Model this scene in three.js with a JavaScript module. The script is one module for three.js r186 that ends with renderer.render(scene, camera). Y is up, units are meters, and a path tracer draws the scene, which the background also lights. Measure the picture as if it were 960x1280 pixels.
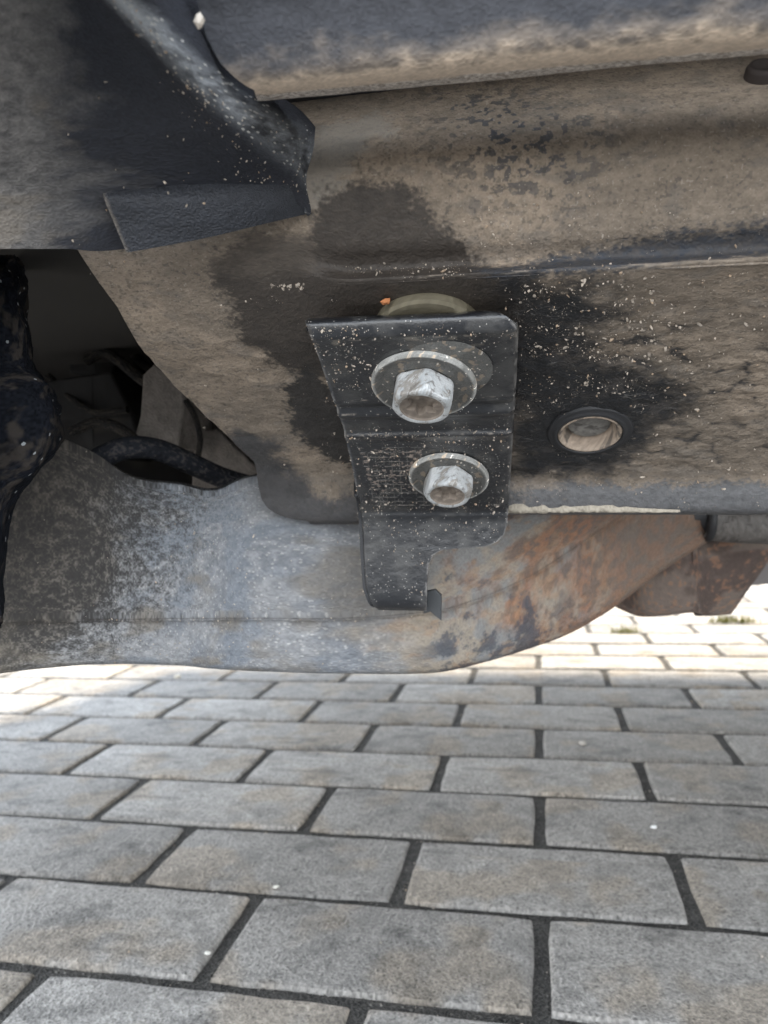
import * as THREE from 'three';
import { mergeGeometries, toCreasedNormals } from 'three/addons/utils/BufferGeometryUtils.js';

// ------------------------------------------------------------------ camera, sky, sun, exposure
const EYE = new THREE.Vector3(0, 0.284, 0);
const camera = new THREE.PerspectiveCamera(69.07, 0.75, 0.01, 400);
camera.rotation.order = 'YXZ';
camera.position.copy(EYE);
camera.rotation.set(-0.0219, 0.2028, -0.0366);
camera.focus = 0.245;
camera.userData.fStop = 17;
camera.updateMatrixWorld(true);

const renderer = new THREE.WebGLRenderer({ antialias: true });
renderer.toneMapping = THREE.LinearToneMapping;
renderer.toneMappingExposure = 5.7;
renderer.shadowMap.enabled = true;

const scene = new THREE.Scene();
const SUN = new THREE.Vector3(0.15, 0.74, -0.66).normalize();      // beyond the far side of the car
{
  const W = 256, H = 128, d = new Float32Array(W * H * 4);
  for (let y = 0; y < H; y++) for (let x = 0; x < W; x++) {
    const el = ((y + 0.5) / H - 0.5) * Math.PI, az = ((x + 0.5) / W) * Math.PI * 2;
    const up = Math.max(0, Math.sin(el)), h = Math.pow(1 - up, 2.2);
    const haze = 0.5 + 0.5 * Math.sin(az * 3 + 1.3 * Math.sin(el * 5)) * Math.sin(el * 7 + az);
    const c = 0.15 * Math.max(0, haze - 0.45) * Math.min(1, up * 3);
    const o = (y * W + x) * 4;
    const k = el < 0 ? 0.4 : 1, mix = (p, q, f) => p + (q - p) * f;
    d[o] = k * (mix(0.34, 1.18, h) + c); d[o + 1] = k * (mix(0.42, 1.2, h) + c); d[o + 2] = k * (mix(0.54, 1.2, h) + c); d[o + 3] = 1;
  }
  const t = new THREE.DataTexture(d, W, H, THREE.RGBAFormat, THREE.FloatType);
  t.mapping = THREE.EquirectangularReflectionMapping; t.magFilter = THREE.LinearFilter; t.minFilter = THREE.LinearFilter;
  t.wrapS = THREE.RepeatWrapping; t.needsUpdate = true;
  scene.background = t; scene.environment = t;
}
const sun = new THREE.DirectionalLight(new THREE.Color(1, 0.87, 0.69), 2.1);
sun.position.copy(SUN).multiplyScalar(12); sun.castShadow = true; sun.shadow.radius = 12; sun.shadow.mapSize.set(4096, 4096);
Object.assign(sun.shadow.camera, { left: -6, right: 6, top: 6, bottom: -6, near: 0.5, far: 40 });
scene.add(sun, sun.target);

// ------------------------------------------------------------------ helpers
let seed = 7;
const rnd = () => { seed = (seed * 1664525 + 1013904223) >>> 0; return seed / 4294967296; };
const rr = (a, b) => a + (b - a) * rnd();
const V = (x, y, z) => new THREE.Vector3(x, y, z);
const clamp = (x, a = 0, b = 1) => Math.min(b, Math.max(a, x));
const ss = (a, b, x) => { const t = clamp((x - a) / (b - a)); return t * t * (3 - 2 * t); };
const mix = (a, b, t) => a + (b - a) * t;
const mix3 = (a, b, t) => [mix(a[0], b[0], t), mix(a[1], b[1], t), mix(a[2], b[2], t)];
const hash = (x, y, k = 0) => { let h = Math.imul(x, 374761393) + Math.imul(y, 668265263) + Math.imul(k, 974634777); h = Math.imul(h ^ (h >>> 13), 1274126177); return ((h ^ (h >>> 16)) >>> 0) / 4294967296; };
function vn(x, y, k = 0) {
  const i = Math.floor(x), j = Math.floor(y), f = x - i, g = y - j, u = f * f * (3 - 2 * f), v = g * g * (3 - 2 * g);
  return mix(mix(hash(i, j, k), hash(i + 1, j, k), u), mix(hash(i, j + 1, k), hash(i + 1, j + 1, k), u), v);
}
function fbm(x, y, n = 4, k = 0) { let a = 0.5, s = 0, w = 0; for (let i = 0; i < n; i++) { s += a * vn(x, y, k + i); w += a; a *= 0.5; x = x * 2.03 + 7.1; y = y * 2.03 + 3.7; } return s / w; }
function cell(x, y, k = 0) {                                          // [distance to the nearest seed, the seed's own random number]
  const i = Math.floor(x), j = Math.floor(y); let best = 9, id = 0;
  for (let a = -1; a < 2; a++) for (let b = -1; b < 2; b++) {
    const px = i + a + hash(i + a, j + b, k), py = j + b + hash(i + a, j + b, k + 1), d = (px - x) ** 2 + (py - y) ** 2;
    if (d < best) { best = d; id = hash(i + a, j + b, k + 2); }
  }
  return [Math.sqrt(best), id];
}
// signed distance to a polygon, negative inside
function poly(P, x, y) {
  let d = 1e9, inside = false;
  for (let i = 0, j = P.length - 1; i < P.length; j = i++) {
    const [ax, ay] = P[i], [bx, by] = P[j], ex = bx - ax, ey = by - ay, wx = x - ax, wy = y - ay;
    const t = clamp((wx * ex + wy * ey) / (ex * ex + ey * ey)), qx = wx - ex * t, qy = wy - ey * t;
    d = Math.min(d, qx * qx + qy * qy);
    if ((ay > y) !== (by > y) && x < ((bx - ax) * (y - ay)) / (by - ay) + ax) inside = !inside;
  }
  return inside ? -Math.sqrt(d) : Math.sqrt(d);
}
const toS = (c) => 255 * clamp(c <= 0.0031308 ? 12.92 * c : 1.055 * Math.pow(c, 1 / 2.4) - 0.055);
// what a surface is made of: fn(s, t) gives [linear colour, height 0..1, roughness], s and t in metres over the given rectangle
function surface(W, H, [s0, s1, t0, t1], fn, bump = 0.0006, extra = {}) {
  const c = new Uint8Array(W * H * 4), b = new Uint8Array(W * H * 4), r = new Uint8Array(W * H * 4);
  for (let y = 0; y < H; y++) for (let x = 0; x < W; x++) {
    const [col, h, ro] = fn(s0 + ((x + 0.5) / W) * (s1 - s0), t0 + ((y + 0.5) / H) * (t1 - t0)), o = (y * W + x) * 4;
    for (let i = 0; i < 3; i++) { c[o + i] = toS(col[i]); b[o + i] = 255 * clamp(h); r[o + i] = 255 * clamp(ro); }
    c[o + 3] = b[o + 3] = r[o + 3] = 255;
  }
  const tex = (data, srgb) => {
    const t = new THREE.DataTexture(data, W, H); if (srgb) t.colorSpace = THREE.SRGBColorSpace;
    t.magFilter = THREE.LinearFilter; t.minFilter = THREE.LinearMipmapLinearFilter; t.generateMipmaps = true; t.wrapS = t.wrapT = THREE.RepeatWrapping;
    t.repeat.set(1 / (s1 - s0), 1 / (t1 - t0)); t.offset.set(-s0 / (s1 - s0), -t0 / (t1 - t0)); t.needsUpdate = true; return t;
  };
  return new THREE.MeshPhysicalMaterial({ map: tex(c, true), bumpMap: tex(b), bumpScale: bump, roughnessMap: tex(r), roughness: 1, side: THREE.DoubleSide, ...extra });
}
const plain = (r, g, b, roughness = 0.7, metalness = 0) => new THREE.MeshStandardMaterial({ color: new THREE.Color().setRGB(r, g, b), roughness, metalness, side: THREE.DoubleSide });

const taken = {};
const named = (n) => { taken[n] = (taken[n] ?? -1) + 1; return taken[n] ? n + '_' + String(taken[n]).padStart(3, '0') : n; };
function part(name, geo, mat, parent, label) {
  const m = new THREE.Mesh(geo, mat); m.name = named(name); m.castShadow = m.receiveShadow = true;
  if (label) m.userData.label = label;
  parent.add(m); return m;
}
function thing(name, label, category, group) {
  const g = new THREE.Group(); g.name = named(name); scene.add(g); g.userData = { label, category }; if (group) g.userData.group = group; return g;
}
// measured points of the place: a sight line from the eye through a spot, and the metres along the view to it
const F = 930, AXR = V(0, 0, 0), AXU = V(0, 0, 0), AXB = V(0, 0, 0); camera.matrixWorld.extractBasis(AXR, AXU, AXB);
const dirTo = (x, y) => V(0, 0, 0).addScaledVector(AXR, (x - 480) / F).addScaledVector(AXU, (640 - y) / F).addScaledVector(AXB, -1);
const at = (x, y, d) => dirTo(x, y).multiplyScalar(d).add(EYE);

// the car's own directions: along (to its rear, right), up, out (towards the eye)
const ALONG = V(0, 0, 0).addScaledVector(AXR, 5640).addScaledVector(AXB, 930).normalize();
const UPC = V(0, 1, 0).addScaledVector(ALONG, -ALONG.y).normalize();
const OUT = V(0, 0, 0).crossVectors(ALONG, UPC);
// a pressed sheet: a cross-section drawn up the car's side, swept along the car
class Pressing {
  constructor(ctrl, tension = 0.5) {
    const pts = ctrl.map(([x, y, d]) => { const p = at(x, y, d).sub(EYE); return V(p.dot(UPC), p.dot(OUT), 0); });
    const c = new THREE.CatmullRomCurve3(pts, false, 'catmullrom', tension), N = 600;
    this.p = c.getPoints(N); this.len = [0];
    for (let i = 1; i <= N; i++) this.len.push(this.len[i - 1] + this.p[i].distanceTo(this.p[i - 1]));
    this.total = this.len[N];
  }
  vw(t) {
    const L = this.len; let a = 0, b = L.length - 1; t = clamp(t, 0, this.total);
    while (b - a > 1) { const m = (a + b) >> 1; L[m] > t ? (b = m) : (a = m); }
    const f = (t - L[a]) / Math.max(1e-9, L[b] - L[a]), q = V(0, 0, 0).lerpVectors(this.p[a], this.p[b], f), e = V(0, 0, 0).subVectors(this.p[b], this.p[a]).normalize();
    return [q.x, q.y, e.x, e.y];
  }
  normal(t) { const [, , a, b] = this.vw(t); const n = V(0, 0, 0).addScaledVector(UPC, b).addScaledVector(OUT, -a); return n; }
  at(s, t, lift = 0) { const [v, w] = this.vw(t); const p = EYE.clone().addScaledVector(ALONG, s).addScaledVector(UPC, v).addScaledVector(OUT, w); return lift ? p.addScaledVector(this.normal(t), lift) : p; }
  hit(x, y) {
    const r = dirTo(x, y), a = r.dot(ALONG), b = r.dot(UPC), c = r.dot(OUT);
    for (let i = 0; i < this.p.length - 1; i++) {
      const A = this.p[i], B = this.p[i + 1], fa = A.x * c - A.y * b, fb = B.x * c - B.y * b;
      if (fa * fb <= 0 && fa !== fb) { const f = fa / (fa - fb), v = mix(A.x, B.x, f), w = mix(A.y, B.y, f), k = (v * b + w * c) / (b * b + c * c); if (k > 0) return [a * k, mix(this.len[i], this.len[i + 1], f)]; }
    }
    const end = Math.abs(this.p[0].x * c - this.p[0].y * b) < Math.abs(this.p.at(-1).x * c - this.p.at(-1).y * b) ? 0 : this.p.length - 1, q = this.p[end], k = (q.x * b + q.y * c) / (b * b + c * c);
    return [a * k, this.len[end]];
  }
  edge(list) { const h = list.map(([x, y]) => this.hit(x, y)).sort((a, b) => a[1] - b[1]); return (t) => { if (t <= h[0][1]) return h[0][0]; for (let i = 1; i < h.length; i++) if (t <= h[i][1]) return mix(h[i - 1][0], h[i][0], (t - h[i - 1][1]) / Math.max(1e-9, h[i][1] - h[i - 1][1])); return h.at(-1)[0]; }; }
  spots(list) { return list.map(([x, y]) => this.hit(x, y)); }
}
// a sheet with thickness: fn(u, v) gives [point, s, t] (null skips); the back lies th behind the face that looks at the eye
function sheet(fn, nu, nv, th, hole) {
  const P = [], UV = [], idx = [], own = [], W = nu + 1;
  for (let j = 0; j <= nv; j++) for (let i = 0; i <= nu; i++) { const [p, s, t, n] = fn(i / nu, j / nv); P.push(p); UV.push([s, t]); own.push(n); }
  const mid = P[(nv >> 1) * W + (nu >> 1)], e1 = V(0, 0, 0).subVectors(P[(nv >> 1) * W + (nu >> 1) + 1], mid), e2 = V(0, 0, 0).subVectors(P[((nv >> 1) + 1) * W + (nu >> 1)], mid);
  const flip = e1.cross(e2).dot(V(0, 0, 0).subVectors(EYE, mid)) < 0;
  const quad = (a, b, c, d) => (flip ? idx.push(a, c, b, a, d, c) : idx.push(a, b, c, a, c, d));
  for (let j = 0; j < nv; j++) for (let i = 0; i < nu; i++) {
    if (hole) { const q = UV[j * W + i], r = UV[(j + 1) * W + i + 1]; if (hole((q[0] + r[0]) / 2, (q[1] + r[1]) / 2)) continue; }
    quad(j * W + i, j * W + i + 1, (j + 1) * W + i + 1, (j + 1) * W + i);
  }
  const geo = (p, uv, ix) => { const g = new THREE.BufferGeometry(); g.setAttribute('position', new THREE.Float32BufferAttribute(p.flatMap((q) => [q.x, q.y, q.z]), 3)); g.setAttribute('uv', new THREE.Float32BufferAttribute(uv.flat(), 2)); g.setIndex(ix); g.computeVertexNormals(); return g; };
  const front = geo(P, UV, idx);
  if (!th) return front;
  const n = front.attributes.normal, B = P.map((p, i) => p.clone().addScaledVector(own[i] ?? V(n.getX(i), n.getY(i), n.getZ(i)), -th));
  const back = geo(B, UV, idx.slice().reverse());
  const rims = [[], [], [], []];
  for (let i = 0; i <= nu; i++) { rims[0].push(i); rims[1].push(nv * W + i); }
  for (let j = 0; j <= nv; j++) { rims[2].push(j * W); rims[3].push(j * W + nu); }
  const strips = rims.map((r) => { const p = [], uv = [], ix = []; r.forEach((k, i) => { p.push(P[k], B[k]); uv.push(UV[k], [UV[k][0] + 0.001, UV[k][1] + 0.001]); if (i) ix.push(2 * i - 2, 2 * i - 1, 2 * i, 2 * i, 2 * i - 1, 2 * i + 1); }); return geo(p, uv, ix); });
  return mergeGeometries([front, back, ...strips]);
}
const cr = (a, b, c, d, t) => 0.5 * (2 * b + (c - a) * t + (2 * a - 5 * b + 4 * c - d) * t * t + (3 * b - a - 3 * c + d) * t * t * t);
function net(rows) {                                                   // smooth surface through rows of measured points
  const R = rows.length, C = rows[0].length, g = (i, j) => rows[clamp(j, 0, R - 1)][clamp(i, 0, C - 1)];
  return (u, v) => {
    const x = u * (C - 1), y = v * (R - 1), i = Math.min(C - 2, Math.floor(x)), j = Math.min(R - 2, Math.floor(y)), f = x - i, h = y - j, o = [];
    for (let k = 0; k < 3; k++) { const q = []; for (let m = -1; m < 3; m++) q.push(cr(g(i - 1, j + m)[k], g(i, j + m)[k], g(i + 1, j + m)[k], g(i + 2, j + m)[k], f)); o.push(cr(...q, h)); }
    return at(...o);
  };
}
// uv in metres over a net, measured along its rows and columns
function netSheet(rows, nu, nv, th, lift) {
  const f = net(rows), su = f(0, 0.5).distanceTo(f(1, 0.5)), sv = f(0.5, 0).distanceTo(f(0.5, 1));
  return sheet((u, v) => { const p = f(u, v); if (lift) p.add(lift(u, v)); return [p, u * su, v * sv]; }, nu, nv, th);
}
// rings of radius rad(angle) at heights along +z, joined into one skin
function loft(rings, n = 72) {
  const P = [], ix = [];
  rings.forEach(([z, r], k) => { for (let i = 0; i < n; i++) { const a = (i / n) * Math.PI * 2, q = typeof r === 'function' ? r(a) : r; P.push(q * Math.cos(a), q * Math.sin(a), z); } if (k) for (let i = 0; i < n; i++) { const a = (k - 1) * n + i, b = (k - 1) * n + ((i + 1) % n); ix.push(a, b, b + n, a, b + n, a + n); } });
  const g = new THREE.BufferGeometry(); g.setAttribute('position', new THREE.Float32BufferAttribute(P, 3)); g.setIndex(ix); g.computeVertexNormals(); return g;
}
const planar = (g) => { const p = g.attributes.position, u = []; for (let i = 0; i < p.count; i++) u.push(p.getX(i) + 0.8 * p.getZ(i), p.getY(i) + 0.8 * p.getZ(i)); g.setAttribute('uv', new THREE.Float32BufferAttribute(u, 2)); return g; };
const aim = (o, p, n, spin = 0) => { o.position.copy(p); o.quaternion.setFromUnitVectors(V(0, 0, 1), n.clone().normalize()); o.rotateZ(spin); return o; };
const tube = (pts, r, seg = 60, rad = 14) => new THREE.TubeGeometry(new THREE.CatmullRomCurve3(pts.map((p) => at(...p))), seg, r, rad, false);
const grainGeo = (k) => { const g = new THREE.IcosahedronGeometry(1, 0), p = g.attributes.position; for (let i = 0; i < p.count; i++) { const f = 0.65 + 0.6 * hash(Math.round(p.getX(i) * 9), Math.round(p.getY(i) * 9) + 31 * Math.round(p.getZ(i) * 9), k); p.setXYZ(i, p.getX(i) * f, p.getY(i) * f * 0.8, p.getZ(i) * f); } g.computeVertexNormals(); return g; };
function grit(parent, spots, label) {                                // pale sand grains stuck to a surface: nobody could count them
  const m = new THREE.InstancedMesh(grainGeo(3), plain(0.44, 0.39, 0.335, 0.85), spots.length), q = new THREE.Quaternion(), e = new THREE.Euler(), c = new THREE.Color();
  spots.forEach(([p, r], i) => {
    e.set(rr(0, 6), rr(0, 6), rr(0, 6)); q.setFromEuler(e);
    const st = rnd() < 0.35 ? rr(1.4, 2.6) : 1;
    m.setMatrixAt(i, new THREE.Matrix4().compose(p, q, V(0.85 * r * st, 0.85 * r, r * rr(0.5, 0.85))));
    const k = rr(0.5, 1.25), w = rnd(); m.setColorAt(i, w < 0.14 ? c.setRGB(k * 0.95, k * 0.8, k * 0.66) : c.setRGB(k, k * 0.97, k * 0.94));
  });
  m.name = named('sand_grains'); m.userData.kind = 'stuff'; if (label) m.userData.label = label; m.castShadow = m.receiveShadow = true; parent.add(m);
}

// ------------------------------------------------------------------ pavement: grey concrete pavers in running bond
{
  const pavement = new THREE.Group(); pavement.name = 'pavement'; pavement.userData = { kind: 'structure', label: 'grey rectangular concrete pavers laid in running bond' }; scene.add(pavement);
  const concrete = (k, tone) => surface(768, 768, [0, 0.36, 0, 0.36], (s, t) => {
    const x = s * 1000, y = t * 1000, a = fbm(x / 60, y / 60, 4, k), b = fbm(x / 7, y / 7, 3, k + 9), g = vn(x / 0.7, y / 0.7, k + 4), g2 = vn(x / 1.6, y / 1.6, k + 5);
    let f = 0.78 + 0.3 * (a - 0.5) + 0.28 * (b - 0.5) + 0.55 * (g - 0.5) + 0.5 * (g2 - 0.5);
    const stain = ss(0.56, 0.7, fbm(x / 20 + 5, y / 17, 5, k + 20)); f *= 1 - 0.22 * stain * (0.3 + 1.2 * b) * g2 * 1.6;
    const smudge = ss(0.6, 0.74, fbm(x / 26 + 31, y / 15, 5, k + 70)); f *= 1 - 0.5 * smudge * ss(0.3, 0.6, g2);
    const pit = ss(0.2, 0.08, cell(x / 6, y / 6, k)[0]) * (hash(Math.floor(x / 6), Math.floor(y / 6), k) > 0.55 ? 1 : 0); f *= 1 - 0.5 * pit;
    if (vn(x / 1.1, y / 1.1, k + 31) > 0.93) f *= 1.45;
    const c = mix3([tone[0], tone[1], tone[2]], [tone[0] * 1.02, tone[1] * 0.94, tone[2] * 0.84], ss(0.45, 0.65, fbm(x / 45, y / 45, 3, k + 40)));
    return [[c[0] * f, c[1] * f, c[2] * f], 0.5 + 0.5 * (g2 - 0.5) + 0.5 * (g - 0.5) - 0.4 * pit + 0.3 * (b - 0.5), 0.88 - 0.1 * g];
  }, 0.0012);
  const mats = [concrete(1, [0.345, 0.323, 0.293]), concrete(60, [0.295, 0.276, 0.25]), concrete(120, [0.385, 0.362, 0.33])];
  const L = 0.2, Wd = 0.1, hx = 0.0956, hz = 0.0458, ch = 0.003;
  function paver(k) {
    const P = [], U = [], ix = [], rings = [[0, -0.05], [0, -ch * 0.9], [ch * 0.35, -ch * 0.28], [ch, 0]], NS = 10;
    const ou = rr(0, 0.3), ov = rr(0, 0.3);
    const base = []; for (let i = 0; i < NS * 2 + 8; i++) base.push(0);
    // outline points round the rectangle, uneven like cast concrete
    const pts = []; const nx = 8, nz = 4;
    for (let i = 0; i < nx; i++) pts.push([-1 + (2 * i) / nx, -1]); for (let i = 0; i < nz; i++) pts.push([1, -1 + (2 * i) / nz]);
    for (let i = 0; i < nx; i++) pts.push([1 - (2 * i) / nx, 1]); for (let i = 0; i < nz; i++) pts.push([-1, 1 - (2 * i) / nz]);
    const wob = pts.map(() => rr(-0.0009, 0.0006)), M = pts.length;
    rings.forEach(([inset, y], j) => pts.forEach(([a, b], i) => {
      const corner = Math.abs(a) === 1 && Math.abs(b) === 1 ? 0.0012 : 0, w = wob[i] - corner;
      const x = Math.sign(a) * Math.max(0, Math.abs(a) * (hx + w) - (Math.abs(a) === 1 ? inset : (inset * Math.abs(a)))), z = Math.sign(b) * Math.max(0, Math.abs(b) * (hz + w) - (Math.abs(b) === 1 ? inset : inset * Math.abs(b)));
      P.push(x, y + (j === 3 ? rr(-0.0004, 0.0002) : 0), z); U.push(ou + x + 0.1 + (j < 1 ? 0.035 * Math.sign(a) * (Math.abs(a) === 1 ? 1 : 0) : 0), ov + z + 0.05 + (j < 1 ? 0.045 * Math.sign(b) * (Math.abs(b) === 1 ? 1 : 0) : 0));
    }));
    for (let j = 1; j < rings.length; j++) for (let i = 0; i < M; i++) { const a = (j - 1) * M + i, b = (j - 1) * M + ((i + 1) % M); ix.push(a, b + M, b, a, a + M, b + M); }
    const c = P.length / 3; P.push(0, 0, 0); U.push(ou + 0.1, ov + 0.05);
    for (let i = 0; i < M; i++) ix.push(3 * M + i, c, 3 * M + ((i + 1) % M));
    const g = new THREE.BufferGeometry(); g.setAttribute('position', new THREE.Float32BufferAttribute(P, 3)); g.setAttribute('uv', new THREE.Float32BufferAttribute(U, 2)); g.setIndex(ix); g.computeVertexNormals(); return toCreasedNormals(g, 0.3);
  }
  const kinds = []; for (let k = 0; k < 14; k++) kinds.push(paver(k));
  const x0 = -0.0059, z0 = -0.402, far = [];
  for (let j = -14; j < 60; j++) for (let i = -30; i < 30; i++) {
    const x = x0 + L * (i + 0.5 + (j & 1 ? 0.5 : 0)), z = z0 - Wd * (j + 0.5);
    const near = z < -0.28 && z > -2.25 && x > -1.02 * -z - 0.1 && x < 0.35 * -z + 0.14;
    const kind = kinds[Math.floor(hash(i, j, 5) * 14)], mat = mats[Math.floor(hash(i, j, 6) * 3)], turn = hash(i, j, 7) < 0.5 ? Math.PI : 0;
    const y = 0.0012 * (hash(i, j, 8) - 0.5), tx = 0.006 * (hash(i, j, 9) - 0.5), tz = 0.006 * (hash(i, j, 10) - 0.5), rot = turn + 0.012 * (hash(i, j, 11) - 0.5);
    if (near) { const m = part('paver', kind, mat, pavement); m.position.set(x, y, z); m.rotation.set(tx, rot, tz); }
    else if (Math.abs(x) < 4.5) far.push([kind, x, y, z, rot]);
  }
  const fg = far.map(([g, x, y, z, rot]) => { const c = g.clone(); c.rotateY(rot); c.translate(x, y, z); return c; });
  const fm = part('paver_field', mergeGeometries(fg), mats[0], pavement); fm.userData.kind = 'stuff';
  const sand = surface(512, 512, [0, 0.2, 0, 0.2], (s, t) => { const x = s * 1000, y = t * 1000, g = vn(x / 0.9, y / 0.9, 3), f = 0.55 + 0.9 * (g - 0.5) + 0.5 * (fbm(x / 12, y / 12, 3, 8) - 0.5), w = cell(x / 3, y / 3, 6), lit = w[1] > 0.93 && w[0] < 0.3 ? 2.6 : 1; return [[0.115 * f * lit, 0.106 * f * lit, 0.092 * f * lit], g, 0.95]; }, 0.002);
  const crumbs = []; for (let i = 0; i < 900; i++) { const j = Math.floor(rr(0, 16)), z = z0 - Wd * j + rr(-0.0035, 0.0035), along = rnd() < 0.6, x = along ? rr(-1.1, 0.6) : x0 + L * (Math.floor(rr(-5, 4)) + (j & 1 ? 0.5 : 0)) + rr(-0.004, 0.004); crumbs.push([V(x, -0.0032, along ? z : z - rr(0, Wd)), 0.0004 * Math.pow(4, rnd() ** 3)]); }
  for (let i = 0; i < 140; i++) crumbs.push([V(rr(-0.9, 0.4), 0.0003, rr(-1.4, -0.3)), 0.0003 * Math.pow(4, rnd() ** 3)]);
  grit(pavement, crumbs);
  const bed = new THREE.PlaneGeometry(12, 12, 1, 1); bed.rotateX(-Math.PI / 2); const uv = bed.attributes.uv; for (let i = 0; i < uv.count; i++) uv.setXY(i, uv.getX(i) * 12, uv.getY(i) * 12);
  part('joint_sand', bed, sand, pavement).position.set(0, -0.0036, -2);
  const land = new THREE.Mesh(new THREE.PlaneGeometry(300, 300).rotateX(-Math.PI / 2), plain(0.24, 0.235, 0.22, 0.95)); land.name = 'ground'; land.userData = { kind: 'structure' }; land.position.y = -0.06; land.receiveShadow = true; scene.add(land);
}

// ------------------------------------------------------------------ the car
const car = thing('parked_car', 'dusty underside of a parked car standing over the grey pavers', 'car');

// pressed cross-sections, top to bottom
const RAIL = new Pressing([[700, 20, 0.222], [700, 85, 0.2165], [700, 118, 0.2085], [700, 150, 0.2005], [700, 200, 0.1985], [700, 285, 0.206], [700, 312, 0.211], [700, 326, 0.2125], [700, 334, 0.209], [700, 342, 0.2085], [700, 400, 0.2289], [700, 480, 0.2605], [700, 560, 0.2964], [700, 598, 0.3151], [700, 622, 0.3185], [700, 638, 0.3215], [700, 643, 0.329], [700, 641, 0.342]]);
const SILL = new Pressing([[640, -90, 0.139], [640, -30, 0.1465], [640, 30, 0.1525], [640, 62, 0.156], [640, 82, 0.1605], [640, 93, 0.1665], [640, 97, 0.174], [640, 92, 0.181]]);
const BRK = new Pressing([[545, 391, 0.2245], [545, 393.5, 0.2215], [545, 398, 0.2205], [545, 408, 0.221], [545, 418, 0.2225], [545, 426, 0.2255], [545, 460, 0.2382], [545, 497, 0.2529], [545, 502, 0.2547], [545, 506, 0.2582], [545, 511, 0.2594], [545, 519, 0.2611], [545, 524, 0.2655], [545, 537, 0.2713], [545, 545, 0.2723], [545, 551, 0.2763], [545, 560, 0.2799], [545, 580, 0.2891], [545, 610, 0.3034], [545, 636, 0.3164], [545, 645, 0.3185], [545, 656, 0.32], [545, 690, 0.3215], [545, 740, 0.3235], [545, 758, 0.3255], [545, 764, 0.329]]);

// colours of matter (linear)
const DUST = [0.25, 0.204, 0.16], DUST2 = [0.34, 0.272, 0.208], WET = [0.036, 0.029, 0.024], TAR = [0.018, 0.019, 0.021], LOW_GREY = [0.085, 0.088, 0.095];

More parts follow.
